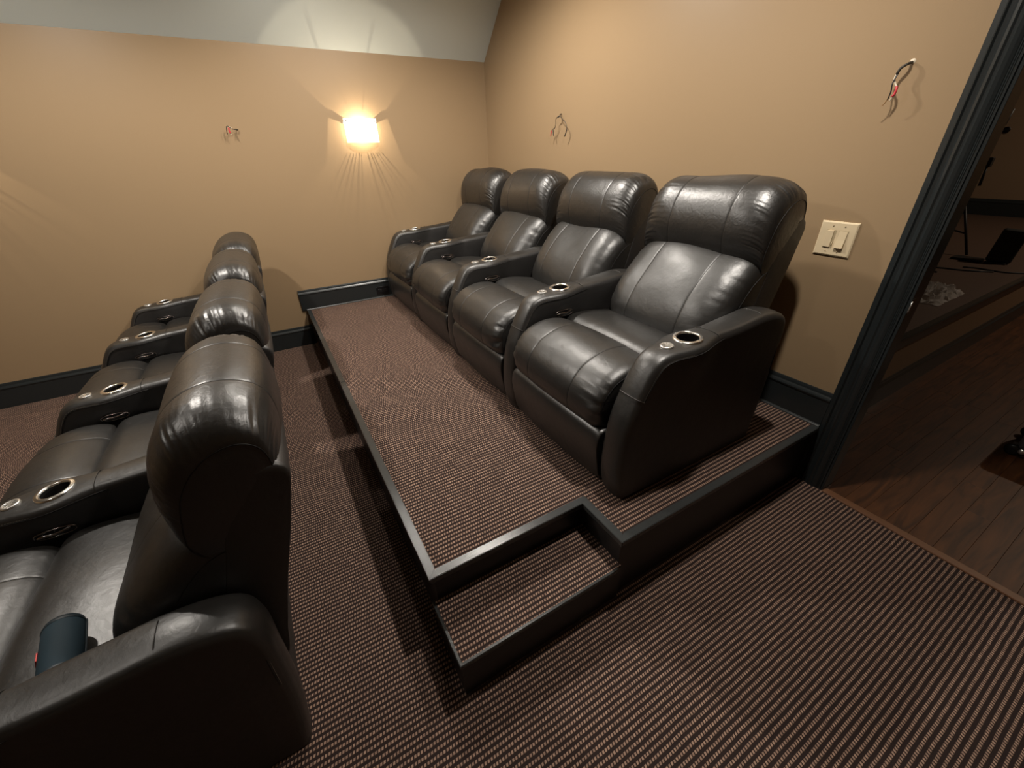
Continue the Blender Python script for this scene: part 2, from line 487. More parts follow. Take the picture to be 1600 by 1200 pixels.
st(extrude_profile('trim_3', NP, (LX, TH, LZ - 0.091), (LX, 7.6, LZ - 0.091), BLACKPAINT))
st(extrude_profile('baseboard_hall_far', [(a, b * 1.28) for a, b in BB], (-1.0, 7.6, LZ), (XR, 7.6, LZ), BLACKPAINT))
st(extrude_profile('ceiling_hall', [(0, 0), (7.2, 0), (7.2, .1), (0, .1)], (-1.0, 7.6, 4.5), (XR, 7.6, 4.5), HALLTAN))

# ------------------------------------------------------------------ platform
plat = empty('seating_platform', (0, 0, 0), label='raised black-edged platform topped with striped brown carpet under the back row', cat='platform')
def prism_xy(name, pts, z0, z1, mat, parent):
    bm = bmesh.new()
    a = [bm.verts.new((x, y, z0)) for x, y in pts]; b = [bm.verts.new((x, y, z1)) for x, y in pts]
    n = len(pts)
    bm.faces.new(a[::-1]); bm.faces.new(b)
    for i in range(n): bm.faces.new((a[i], a[(i + 1) % n], b[(i + 1) % n], b[i]))
    return bm_obj(name, bm, mat, parent)
NW = 0.032
prism_xy('riser', [(0.013, YP + .02), (XN - .02, YP + .02), (XN - .02, YN + .02), (XE - .02, YN + .02), (XE - .02, -0.021), (0.021, -0.021)], 0.0, H - 0.006, RISER, plat)
prism_xy('carpet_top', [(0.016, YP + NW - .004), (XN - NW + .004, YP + NW - .004), (XN - NW + .004, YN + NW - .004), (XE - NW + .004, YN + NW - .004), (XE - NW + .004, -0.016), (0.016, -0.016)], H - 0.006, H + 0.0015, CARPET, plat)
# nosing boards, mitred
def nosing(outer0, outer1, ins0, ins1):
    bm = bmesh.new()
    tz, bz = H + .003, H - .020
    pts = [outer0, outer1, ins1, ins0]
    a = [bm.verts.new((x, y, bz)) for x, y in pts]; b = [bm.verts.new((x, y, tz)) for x, y in pts]
    bm.faces.new(a[::-1]); bm.faces.new(b)
    for i in range(4): bm.faces.new((a[i], a[(i + 1) % 4], b[(i + 1) % 4], b[i]))
    bmesh.ops.bevel(bm, geom=[e for e in bm.edges], offset=0.0018, segments=2, affect='EDGES')
    return bm_obj('nosing', bm, NOSING, plat)
O = [(0.02, YP), (XN, YP), (XN, YN), (XE, YN), (XE, -0.0235)]
I = [(0.02, YP + NW), (XN - NW, YP + NW), (XN - NW, YN + NW), (XE - NW, YN + NW), (XE - NW, -0.0235)]
nosing(O[0], (1.60, YP), I[0], (1.60, YP + NW))
nosing((1.6005, YP), O[1], (1.6005, YP + NW), I[1])
nosing(O[1], O[2], I[1], I[2])
nosing(O[2], O[3], I[2], I[3])
nosing(O[3], O[4], I[3], I[4])
# moulding under the nosing
COVE = [(0, -0.004), (0.006, -0.004), (0.010, -0.001), (0.0115, 0.004), (0.010, 0.009), (0.0165, 0.0115), (0.0165, 0.016), (0, 0.016)]
def cove(p0, p1, e0, e1):
    extrude_profile('cove_moulding', COVE, (p0[0], p0[1], H - .0365), (p1[0], p1[1], H - .0365), BLACKPAINT, plat, ext0=e0, ext1=e1)
cove((0.02, YP + .02), (XN - .02, YP + .02), 0, 1)
cove((XN - .02, YP + .02), (XN - .02, YN + .02), 1, -1)
cove((XN - .02, YN + .02), (XE - .02, YN + .02), -1, 1)
cove((XE - .02, YN + .02), (XE - .02, -0.03), 1, 0)
# lower step in the notch
prism_xy('step_riser', [(XN - .02, YP + .004), (XE - .004, YP + .004), (XE - .004, YN + .02), (XN - .02, YN + .02)], 0.0, HS - .004, RISER, plat)
prism_xy('step_carpet', [(XN - .0195, YP + .007), (XE - .007, YP + .007), (XE - .007, YN + .0195), (XN - .0195, YN + .0195)], HS - .004, HS + .001, CARPET, plat)
EDG = [(0, -0.022), (0.003, -0.022), (0.003, -0.016), (0.007, -0.012), (0.007, -0.001), (0.005, 0.002), (-0.003, 0.002), (-0.003, -0.004), (0, -0.004)]
extrude_profile('step_edge', EDG, (XN - .02, YP + .004, HS), (XE - .004, YP + .004, HS), NOSING, plat, ext1=1)
extrude_profile('step_edge', EDG, (XE - .004, YP + .004, HS), (XE - .004, YN + .0, HS), NOSING, plat, ext0=1)

# ------------------------------------------------------------------ recliner parts
def fbm(seed, k=6, f0=1.0):
    r = random.Random(seed)
    return [(f0 * (0.6 + 1.7 * r.random()) * (1 + i * .55), r.random() * 6.283, r.uniform(.5, 1.0) / (1 + i * .35)) for i in range(k)]
def ev(comp, s):
    return sum(a * np.sin(f * s + p) for f, p, a in comp)

def cushion(name, prof, Wd, er, es, parent, mat, seams=(), crown=0.01, pucker=0.004, pk_range=None, seed=1, M=84, pk_len=0.05, soft=0.003, xoff=0.0, side_bulge=0.006, groove=0.0014, pinch=None, ends=True, endprof=None):
    P, Ln = smooth_path(prof, M, closed=True)
    PE = smooth_path(endprof, M, closed=True)[0] if endprof else None
    c = P.mean(0)
    T = np.roll(P, -1, 0) - np.roll(P, 1, 0)
    Nn = np.stack([T[:, 1], -T[:, 0]], 1)
    Nn /= np.linalg.norm(Nn, axis=1)[:, None]
    if ((P - c) * Nn).sum() < 0: Nn = -Nn
    s = np.linspace(0, Ln, M, endpoint=False)
    xs = set()
    for t in np.linspace(-1, 1, 47): xs.add(round(float(t * Wd), 5))
    for sx in seams:
        for d in (-.008, -.0045, -.0022, 0, .0022, .0045, .008): xs.add(round(sx + d, 5))
    for sg in (-1, 1):
        for q in np.linspace(0, 1, 9): xs.add(round(sg * (Wd - er * (1 - math.sin(q * math.pi / 2))), 5))
    xs = np.array(sorted(xs))
    xs = xs[np.concatenate([[True], np.diff(xs) > 0.0012])]
    if abs(xs[-1] - Wd) > 1e-4: xs[-1] = Wd
    xs[0] = -Wd
    r = random.Random(seed)
    c1 = fbm(seed * 7 + 1, 8, 2 * math.pi / 0.070); c2 = fbm(seed * 7 + 2, 8, 2 * math.pi / 0.070)
    e1 = fbm(seed * 7 + 3, 3, 2 * math.pi / 0.35); e2 = fbm(seed * 7 + 4, 3, 2 * math.pi / 0.35)
    lump = [(r.uniform(4, 14), r.uniform(4, 14), r.random() * 6.28, r.uniform(.5, 1)) for _ in range(6)]
    rng = np.ones(M)
    if pk_range is not None:
        a, b = pk_range
        z = P[:, 1]
        rng = 1 / (1 + np.exp(-(z - a) / .012)) * 1 / (1 + np.exp((z - b) / .012))
    V = []
    for x in xs:
        q = max(0.0, (abs(x) - (Wd - er)) / er)
        k = es + (1 - es) * math.sqrt(max(0.0, 1 - q * q))
        off = crown * (1 - (x / Wd) ** 2) * np.ones(M)
        for sx in seams:
            off -= groove * math.exp(-((x - sx) / .0026) ** 2) + .0008 * math.exp(-((x - sx) / .015) ** 2)
        dist = Wd - abs(x)
        comp = c1 if x < 0 else c2
        g = math.exp(-(dist / pk_len) ** 1.5) * min(1.0, 0.35 + dist / 0.02)
        ph = dist * 22
        w = sum(a * np.sin(f * s + p + ph * (.8, -.9, .3, -.4)[i % 4]) for i, (f, p, a) in enumerate(comp))
        w = -np.abs(w) * 1.2 + .5
        env = ev(e1 if x < 0 else e2, s)
        g = g * (0.55 + .45 * np.tanh(env))
        off += pucker * g * w * rng
        off += soft * 0.35 * sum(a * np.sin(fx * x + fs * s + p) for fx, fs, p, a in lump)
        if PE is not None:
            kk = max(0.0, 1 - q ** 2.3) ** (1 / 2.2)
            Q = P * kk + PE * (1 - kk) + Nn * (off * (0.35 + .65 * kk))[:, None]
        else:
            Q = c + (P - c) * k + Nn * (off * (0.35 + .65 * k))[:, None]
        if pinch: Q = pinch(x, Q)
        for p2 in Q: V.append((x + xoff, p2[0], p2[1]))
    nx = len(xs)
    F = []
    for i in range(nx - 1):
        for j in range(M):
            j2 = (j + 1) % M
            F.append((i * M + j, i * M + j2, (i + 1) * M + j2, (i + 1) * M + j))
    for sg, base in ((-1, 0), (1, (nx - 1) * M)):
        ringprev = list(range(base, base + M))
        R0 = np.array(V[base:base + M])
        cc = R0.mean(0)
        for f, bu in ((.97, -.0005), (.88, .45), (.6, .85), (.3, 1.0)):
            st_ = len(V)
            for p in R0:
                qv = cc + (p - cc) * f
                V.append((qv[0] + sg * side_bulge * bu, qv[1], qv[2]))
            ring = list(range(st_, st_ + M))
            for j in range(M):
                j2 = (j + 1) % M
                F.append((ringprev[j], ring[j], ring[j2], ringprev[j2]) if sg > 0 else (ringprev[j], ringprev[j2], ring[j2], ring[j]))
            ringprev = ring
        V.append((cc[0] + sg * side_bulge, cc[1], cc[2])); ci = len(V) - 1
        for j in range(M):
            j2 = (j + 1) % M
            F.append((ringprev[j], ci, ringprev[j2]) if sg > 0 else (ringprev[j], ringprev[j2], ci))
    o = mesh_obj(name, V, F, mat, parent, smooth=True)
    me = o.data
    bm = bmesh.new(); bm.from_mesh(me); bmesh.ops.recalc_face_normals(bm, faces=bm.faces); bm.to_mesh(me); bm.free()
    # welt along both end loops
    for sx in seams:
        i_ = int(np.argmin(np.abs(xs - sx)))
        tube('seam', [V[i_ * M + j] for j in range(M)], 0.0011, SEAM, o, closed=True, n=5)
    if ends:
        for base in (0, (nx - 1) * M):
            tube('end_seam', [V[base + j] for j in range(0, M)], 0.0017, SEAM, o, closed=True, n=5)
    return o

SW = 0.31    # half seat opening
HEAD_END = [(-.24, .722), (-.31, .722), (-.355, .730), (-.376, .775), (-.365, .84), (-.343, .905), (-.308, .955), (-.265, .988), (-.215, .998), (-.178, .975), (-.165, .92), (-.180, .85), (-.205, .77)]
LUMB_END = [(-.52, .42), (-.52, .50), (-.465, .60), (-.415, .672), (-.365, .715), (-.325, .732), (-.29, .725), (-.26, .67), (-.31, .52), (-.38, .38), (-.46, .36), (-.50, .375)]
HEAD = [(-.24, .752), (-.31, .748), (-.368, .766), (-.400, .825), (-.404, .90), (-.383, .975), (-.335, 1.035), (-.27, 1.064), (-.205, 1.058), (-.160, 1.025), (-.146, .95), (-.158, .86), (-.19, .79)]
LUMB = [(-.60, .42), (-.615, .50), (-.575, .60), (-.505, .69), (-.44, .755), (-.385, .79), (-.33, .785), (-.27, .70), (-.33, .52), (-.40, .38), (-.50, .36), (-.57, .375)]
ROLL = [(-.865, .36), (-.862, .42), (-.885, .470), (-.95, .492), (-1.03, .490), (-1.108, .462), (-1.162, .410), (-1.182, .340), (-1.168, .285), (-1.125, .250), (-1.07, .235), (-.95, .27)]
SEAT = [(-.878, .36), (-.882, .42), (-.865, .462), (-.815, .482), (-.72, .480), (-.60, .462), (-.50, .44), (-.43, .40), (-.45, .33), (-.60, .30), (-.80, .31)]
FOOT = [(-1.10, .258), (-1.142, .266), (-1.166, .246), (-1.173, .19), (-1.160, .10), (-1.146, .04), (-1.12, .022), (-1.09, .03), (-1.075, .12), (-1.08, .21)]
SHELL = [(-.195, .925), (-.140, .905), (-.155, .82), (-.182, .72), (-.235, .55), (-.275, .40), (-.31, .27), (-.39, .27), (-.43, .34), (-.39, .50), (-.33, .70), (-.275, .86)]

ARMP = [(-1.130, 0.004), (-1.150, .05), (-1.163, .13), (-1.160, .24), (-1.143, .35), (-1.107, .445), (-1.062, .530), (-1.030, .566), (-.985, .583), (-.90, .590), (-.80, .598), (-.70, .604), (-.58, .613), (-.47, .622), (-.385, .612), (-.325, .580), (-.302, .51), (-.302, .40), (-.308, .20), (-.330, .004)]
CUP_Y, BTN_Y = -.845, -.948
def arm_bulge(y, z):
    g = math.exp(-((y - CUP_Y + .02) / .085) ** 2)
    zz = 1 / (1 + math.exp(-(z - .49) / .025))
    rear = -.006 * (1 / (1 + math.exp(-(y + .70) / .03)))
    return 0.026 * g * zz + rear * zz
HWA = 0.055
def build_arm_mesh():
    P, Ln = smooth_path(ARMP, 110, closed=False)
    N_ = len(P)
    T = np.gradient(P, axis=0)
    Nn = np.stack([-T[:, 1], T[:, 0]], 1); Nn /= np.linalg.norm(Nn, axis=1)[:, None]
    if Nn[N_ // 2][1] < 0: Nn = -Nn
    r = 0.026
    us = []
    for a in np.linspace(0, math.pi / 2, 6): us.append((-1, r * (1 - math.sin(a)), r * (1 - math.cos(a))))   # (side, drop, inset)
    cols = [(-(HWA) + ins, drop) for _, drop, ins in us]
    mid = [(t * (HWA - r), -0.0035 * (1 - t * t)) for t in (-.66, -.33, 0, .33, .66)]
    cols = [(a, b) for a, b in cols] + mid + [(-a, b) for a, b in cols[::-1]]
    V = []; F = []
    nc = len(cols)
    def disp(x, y, z):
        return x + math.copysign(arm_bulge(y, z) * min(1, abs(x) / .04), x) if abs(x) > 1e-6 else x
    for i in range(N_):
        for (x, drop) in cols:
            # leather dished a little round the seam lines
            p = P[i] - Nn[i] * drop
            z = max(p[1], 0.002)
            V.append((disp(x, p[0], z), p[0], z))
    for i in range(N_ - 1):
        for k in range(nc - 1):
            F.append((i * nc + k, (i + 1) * nc + k, (i + 1) * nc + k + 1, i * nc + k + 1))
    # sides: rings moving inwards, straight down to the bottom edge
    cen = np.array([-.72, .0])
    for col, sg in ((0, -1), (nc - 1, 1)):
        prev = [i * nc + col for i in range(N_)]
        for f in (.95, .9, .84, .77, .7, .55, .3):
            cur = []
            for i in range(N_):
                y = V[i * nc + col][1]; z = V[i * nc + col][2]
                y2 = cen[0] + (y - cen[0]) * f; z2 = max(cen[1] + (z - cen[1]) * f, 0.002)
                V.append((disp(sg * HWA, y2, z2), y2, z2)); cur.append(len(V) - 1)
            for i in range(N_ - 1):
                F.append((prev[i], prev[i + 1], cur[i + 1], cur[i]))
            prev = cur
        F.append(tuple(prev))
    # underside
    F.append(tuple([0 * nc + k for k in range(nc)] + [(N_ - 1) * nc + k for k in range(nc)][::-1]))
    me = bpy.data.meshes.new('armrest')
    me.from_pydata([tuple(map(float, v)) for v in V], [], F)
    bm = bmesh.new(); bm.from_mesh(me)
    bmesh.ops.remove_doubles(bm, verts=bm.verts, dist=1e-5)
    bmesh.ops.recalc_face_normals(bm, faces=bm.faces); bm.to_mesh(me); bm.free()
    # cut the cup hole
    me.materials.append(LEATHER_SIDE)
    ob = bpy.data.objects.new('tmp', me); COL.objects.link(ob)
    bmc = bmesh.new()
    bmesh.ops.create_cone(bmc, cap_ends=True, segments=40, radius1=.0385, radius2=.0385, depth=.16)
    mc = bpy.data.meshes.new('cut'); bmc.to_mesh(mc); bmc.free()
    oc = bpy.data.objects.new('cut', mc); COL.objects.link(oc); oc.location = (0, CUP_Y, .60)
    md = ob.modifiers.new('b', 'BOOLEAN'); md.object = oc; md.operation = 'DIFFERENCE'; md.solver = 'EXACT'
    bpy.context.view_layer.update()
    dg = bpy.context.evaluated_depsgraph_get()
    me2 = bpy.data.meshes.new_from_object(ob.evaluated_get(dg))
    bpy.data.objects.remove(ob); bpy.data.objects.remove(oc)
    me2.polygons.foreach_set('use_smooth', [True] * len(me2.polygons))
    # top and front cover in softer leather
    if len(me2.materials) < 2: me2.materials.append(LEATHER)
    for p in me2.polygons:
        if abs(p.normal.x) < 0.75 and p.center.z > 0.02: p.material_index = 1
    try: me2.set_sharp_from_angle(angle=math.radians(60))
    except Exception: pass
    PN = (P, Nn)
    return me2, PN
ARM_MESH, (AP, AN) = build_arm_mesh()

def arm_surface(y=None, z=None, off=0.0):
    """point on arm ridge by y (top) or by z (front)"""
    if y is not None:
        idx = [i for i in range(len(AP)) if AP[i][1] > .5]
        i = min(idx, key=lambda i: abs(AP[i][0] - y))
    else:
        idx = [i for i in range(len(AP)) if AP[i][0] < -1.0]
        i = min(idx, key=lambda i: abs(AP[i][1] - z))
    return AP[i] + AN[i] * off, AN[i]

def cross_seam(y=None, z=None):
    p, n = arm_surface(y, z)
    r = .026
    pts = []
    hw = HWA + arm_bulge(p[0], p[1])
    for t in np.linspace(-1, 1, 17):
        x = t * hw
        q = max(0, (abs(x) - (hw - r)) / r)
        drop = r * (1 - math.sqrt(max(0, 1 - q * q))) - 0.0035 * (1 - t * t)
        pts.append((x, p[0] - n[0] * drop + n[0] * .0004, p[1] - n[1] * drop + n[1] * .0004))
    return pts
def edge_line(sg, i0, i1, drop=.0235, out=.0):
    pts = []
    r = .026
    a = math.acos(max(-1, min(1, 1 - 0)))
    for i in range(i0, i1, 2):
        p = AP[i] - AN[i] * drop
        sn = 1 - drop / r
        ins = r * (1 - math.sqrt(max(0, 1 - sn * sn)))
        x = sg * (HWA - ins + arm_bulge(p[0], p[1]) + .0006 + out)
        pts.append((x, p[0], max(p[1], .004)))
    return pts

def shared(name, me, parent, mat=None):
    o = bpy.data.objects.new(name, me); COL.objects.link(o); o.parent = parent
    return o

# prototype meshes of small parts
def proto_small():
    d = {}
    i_mid = next(i for i in range(len(AP)) if AP[i][0] < -1.0 and AP[i][1] > .44)
    i_end = max(i for i in range(len(AP)) if AP[i][1] > .3)
    d['edge_seam'] = []
    for sg in (-1, 1):
        o = tube('edge_seam', edge_line(sg, i_mid, i_end), .0018, SEAM, n=6); d['edge_seam'].append(o.data); bpy.data.objects.remove(o)
    d['cross_seam'] = []
    for kw, rr_ in ((dict(y=-.752), .0017), (dict(y=-.475), .0015), (dict(z=.44), .0020)):
        o = tube('cross_seam', cross_seam(**kw), rr_, WELT, n=6); d['cross_seam'].append(o.data); bpy.data.objects.remove(o)
    # stitching: short dashes along the cover's edges, front and rear stretches
    bm = bmesh.new()
    for sg in (-1, 1):
        for (a, b) in ((i_mid, i_mid + 18), (60, 92)):
            E = np.array(edge_line(sg, a, b, drop=.0190, out=.0002))
            Q, ln = smooth_path(E, max(8, int(0 + np.linalg.norm(np.diff(E, axis=0), axis=1).sum() / .0035)))
            for k in range(0, len(Q) - 1, 2):
                tube('', [Q[k], Q[k + 1]], .0006, STITCH, n=4, bm=bm)
    o = bm_obj('stitching', bm, STITCH, None); d['stitching'] = o.data; bpy.data.objects.remove(o)
    # cup holder
    o = lathe('cup_holder', [(.0375, -.002), (.0380, .0020), (.0405, .0045), (.0430, .0050), (.0450, .0036), (.0475, .0042), (.0505, .0030), (.0525, -.001), (.0525, -.004)], CHROME); d['cup_ring'] = o.data; bpy.data.objects.remove(o)
    o = lathe('cup_liner', [(.0378, .000), (.0372, -.008), (.0355, -.014), (.0350, -.066), (.033, -.068), (0, -.068)], CUPINNER); d['cup_liner'] = o.data; bpy.data.objects.remove(o)
    o = lathe('table_socket_cap', [(.0235, -.003), (.0235, .002), (.0215, .0038), (.018, .0042), (.0165, .0032), (.006, .0034), (0, .0036)], SILVER, n=28); d['cap'] = o.data; bpy.data.objects.remove(o)
    bm = bmesh.new()
    for k in range(8):
        a = k * math.pi / 4
        tube('', [(.006 * math.cos(a), .006 * math.sin(a), .0040), (.0165 * math.cos(a), .0165 * math.sin(a), .0040)], .0007, STITCH, n=4, bm=bm)
    o = bm_obj('cap_ribs', bm, simple('cap_rib_grey', srgb(120, 116, 108), .4, .6)); d['ribs'] = o.data; bpy.data.objects.remove(o)
    # lever: recessed oval bezel with a flat handle
    bm = bmesh.new()
    pts = []
    for k in range(28):
        a = 2 * math.pi * k / 28
        pts.append((.002, .050 * math.copysign(abs(math.cos(a)) ** .75, math.cos(a)), .0145 * math.copysign(abs(math.sin(a)) ** .8, math.sin(a))))
    tube('', pts, .0024, CHROME, closed=True, n=8, bm=bm)
    o = bm_obj('lever_bezel', bm, GLOSSMETAL, smooth=True); d['bezel'] = o.data; bpy.data.objects.remove(o)
    bm = bmesh.new()
    vv = [bm.verts.new((.0015, p[1], p[2])) for p in pts]; bm.faces.new(vv)
    o = bm_obj('lever_recess', bm, BLACKPLASTIC); d['recess'] = o.data; bpy.data.objects.remove(o)
    bm = bmesh.new()
    pp, _ = smooth_path([(.004, -.044, -.004), (.008, -.028, .002), (.010, -.005, .001), (.010, .018, .004), (.007, .040, .009)], 14)
    tube('', pp, [.0055, .0062, .0065, .0062, .0058, .0052, .005, .005, .005, .005, .005, .0052, .005, .004], CHROME, n=10, bm=bm)
    o = bm_obj('recline_lever', bm, GLOSSMETAL, smooth=True); d['lever'] = o.data; bpy.data.objects.remove(o)
    return d
SM = proto_small()
pcup, ncup = arm_surface(y=CUP_Y)
pbtn, nbtn = arm_surface(y=BTN_Y)

def make_arm(parent, ax, lever=True):
    a = shared('armrest', ARM_MESH, parent); a.location = (ax, 0, 0)
    for me_ in SM['edge_seam']: shared('edge_seam', me_, a)
    for me_ in SM['cross_seam']: shared('cross_seam', me_, a)
    s = shared('stitching', SM['stitching'], a); s['kind'] = 'stuff'
    tilt = math.atan2(-ncup[0], ncup[1])
    c = shared('cup_holder', SM['cup_ring'], a); c.location = (0, pcup[0], pcup[1] + .003); c.rotation_euler = (-math.atan2(ncup[0], ncup[1]) * -1 * -1, 0, 0)
    l = shared('cup_liner', SM['cup_liner'], a); l.location = (0, pcup[0], pcup[1] + .003); l.rotation_euler = c.rotation_euler
    b = shared('table_socket_cap', SM['cap'], a); b.location = (0, pbtn[0], pbtn[1] + .0045); b.rotation_euler = (-math.atan2(nbtn[0], nbtn[1]), 0, 0)
    rb = shared('cap_ribs', SM['ribs'], a); rb['kind'] = 'stuff'; rb.location = b.location; rb.rotation_euler = b.rotation_euler
    for o_, nm in ((c, 'polished chrome cup holder ring'), (b, 'round silver socket cap')): o_['label'] = nm
    if lever:
        lv = shared('recline_lever', SM['lever'], a); lv.location = (HWA + .0185, -.872, .492)
        lv['label'] = 'glossy dark metal recline lever'
        z = shared('lever_bezel', SM['bezel'], a); z.location = lv.location
        z = shared('lever_recess', SM['recess'], a); z.location = lv.location
    return a

def shiftp(prof, dy, dz=0): return [(a + dy, b + dz) for a, b in prof]

def recliner(idx, x, y, z, label, group, seed, last=False, back_dy=0.0, back_dz=0.0):
    root = empty('theater_recliner', (x, y, z), label=label, cat='recliner', group=group)
    # hidden carcass between the arms
    b = box('base_frame', -SW + .004, SW - .004, -1.06, -.34, 0.03, .30, LEATHER_SIDE, root, .01)
    cushion('footrest_panel', FOOT, SW + .006, .030, .93, root, LEATHER, crown=.010, pucker=.0006, seed=seed, soft=.001, ends=False, pk_len=.03, side_bulge=.001)
    cushion('leg_bolster', ROLL, SW - .007, .055, .80, root, LEATHER, seams=(-.145, .145), crown=.010, pucker=.0170, pk_range=(.22, .44), seed=seed + 1, soft=.0045, pk_len=.055)
    cushion('seat_cushion', SEAT, SW - .002, .035, .90, root, LEATHER, seams=(), crown=.008, pucker=.0006, seed=seed + 2, soft=.005, ends=False)
    cushion('lumbar_cushion', shiftp(LUMB, back_dy, back_dz), SW + .001, .12, .84, root, LEATHER, seams=(-.145, .145), crown=.014, pucker=.0060, pk_range=(.5, .79), seed=seed + 3, soft=.009, pk_len=.07, side_bulge=.001, endprof=shiftp(LUMB_END, back_dy, back_dz))
    hd = cushion('headrest', shiftp(HEAD, back_dy, back_dz), .309, .115, .84, root, LEATHER_SOFT, seams=(-.140, .140), crown=.013, pucker=.0058, pk_range=(.74, 1.2), seed=seed + 4, soft=.009, pk_len=.062, M=180, side_bulge=.005, endprof=shiftp(HEAD_END, back_dy, back_dz))
    cushion('back_shell', shiftp(SHELL, back_dy, back_dz), SW + .003, .015, .97, root, LEATHER_SIDE, crown=.003, pucker=.0004, seed=seed + 5, soft=.001, ends=False, side_bulge=.002)
    make_arm(root, -.38)
    if last: make_arm(root, .38, lever=False)
    return root

PIT = .765
back_lab = ['black leather recliner in the corner by the left wall, farthest of the raised row',
            'black leather recliner on the platform, second from the left wall',
            'black leather recliner on the platform, third from the left wall beside the nearest one',
            'black leather recliner at the doorway end of the platform, nearest of the raised row']
front_lab = ['black leather recliner on the lower floor against the left wall, farthest of the front row',
             'black leather recliner on the lower floor, second from the left wall in the front row',
             'black leather recliner on the lower floor, next to the one holding the blue speaker',
             'black leather recliner in the front row with the blue speaker on its seat']
for k in range(4):
    recliner(k, .087 + .38 + PIT * k, -.000 - .010 * k, H + .0015, back_lab[k], 'recliners of the back row on the platform', 11 + 13 * k, last=(k == 3))
for k in range(4):
    recliner(k, 0.105 + .38 + PIT * k, -1.995 - .008 * k, 0.0, front_lab[k], 'recliners of the front row on the lower floor', 111 + 17 * k, last=(k == 3), back_dy=-.01, back_dz=-.022)

# ------------------------------------------------------------------ sconces
GLASS = bpy.data.materials.new('lit_frosted_glass'); GLASS.use_nodes = True
nt = GLASS.node_tree; N = nt.nodes; L = nt.links
N.clear()
out = N.new('ShaderNodeOutputMaterial'); em = N.new('ShaderNodeEmission'); tr = N.new('ShaderNodeBsdfTranslucent'); ad = N.new('ShaderNodeAddShader')
em.inputs[0].default_value = (1.0, 0.84, 0.62, 1); em.inputs[1].default_value = 7.0
tr.inputs[0].default_value = (.12, .11, .10, 1)
tc = N.new('ShaderNodeTexCoord'); nz = N.new('ShaderNodeTexNoise'); nz.inputs['Scale'].default_value = 8
L.new(tc.outputs['Object'], nz.inputs['Vector'])
mr = N.new('ShaderNodeMapRange'); mr.inputs[3].default_value = 2.2; mr.inputs[4].default_value = 2.7
L.new(nz.outputs['Fac'], mr.inputs[0]); L.new(mr.outputs[0], em.inputs[1])
L.new(em.outputs[0], ad.inputs[0]); L.new(tr.outputs[0], ad.inputs[1]); L.new(ad.outputs[0], out.inputs[0])
SCMETAL = simple('sconce_metal', srgb(210, 200, 180), .3, .3)
def sconce(yc, zc, label):
    root = empty('wall_sconce', (0, yc, zc), label=label, cat='wall lamp', group=None)
    hw, hh, th = .128, .083, .004
    bm = bmesh.new()
    n = 25
    V = []
    for i in range(n):
        t = -1 + 2 * i / (n - 1)
        y = hw * t; xx = .012 + .068 * math.cos(t * math.pi / 2 * .86) ** 1.1
        for (dx, zz) in ((.011, -hh), (.011 + th, -hh), (th, hh), (0, hh)): V.append((xx + dx, y, zz))
    F = []
    for i in range(n - 1):
        for k in range(4): F.append((i * 4 + k, i * 4 + (k + 1) % 4, (i + 1) * 4 + (k + 1) % 4, (i + 1) * 4 + k))
    F += [(0, 1, 2, 3), ((n - 1) * 4 + 3, (n - 1) * 4 + 2, (n - 1) * 4 + 1, (n - 1) * 4)]
    g = mesh_obj('glass_shade', V, F, GLASS, root); g['label'] = 'curved frosted glass shade, glowing'
    box('back_plate', 0.0, .008, -.075, .075, -.06, .06, SCMETAL, root, .003)
    for s in (-1, 1):
        bm = bmesh.new(); add_box(bm, .006, .030, s * .112 - .012, s * .112 + .012, hh - .032, hh - .006, .001, 1)
        add_box(bm, .000, .006, s * .112 - .02, s * .112 + .02, hh - .036, hh - .016, .001, 1)
        bm_obj('bracket', bm, SCMETAL, root)
        sc_ = lathe('shade_screw', [(0, .004), (.003, .0035), (.0042, .001), (.0042, -.002)], DARKMETAL, root, n=12, loc=(.0515 + .0, s * .113, hh - .018), rot=(0, math.radians(90), 0))
    for s in (-1, 1):
        lathe('bulb_socket', [(0, -.018), (.008, -.018), (.008, .0), (0, .0)], SCMETAL, root, n=16, loc=(.022, s * .050, .0), rot=(math.radians(90), 0, 0))
    ld = bpy.data.lights.new('bulb_glow', 'POINT'); ld.energy = SCONCE_W; ld.color = (1.0, .84, .62); ld.shadow_soft_size = .002
    lo = bpy.data.objects.new('bulb_glow', ld); lo.location = (.060, 0, .010); lo.parent = root; COL.objects.link(lo)
    rr_ = random.Random(9)
    for k in range(13):  # added wires under the bulb, shaped to cast streaks down the wall
        if k == 6: continue
        yy = -.072 + .012 * k + rr_.uniform(-.003, .003)
        tube('streak_wire', [(.030, yy, -.076), (.066, yy * .9, -.078 + rr_.uniform(-.002, .002))], rr_.uniform(.0010, .0026), SCMETAL, root, n=6)
    for yy in (-.03, .022):  # two more added wires, for faint streaks above the shade
        tube('streak_wire', [(.026, yy, .078), (.070, yy * .9, .078)], .0005, SCMETAL, root, n=6)
    return root
sconce(*SCONCES[0], 'glowing curved-glass wall sconce on the tan left wall above the platform end')
sconce(*SCONCES[1], 'glowing curved-glass wall sconce on the left wall beside the front row, outside the picture')

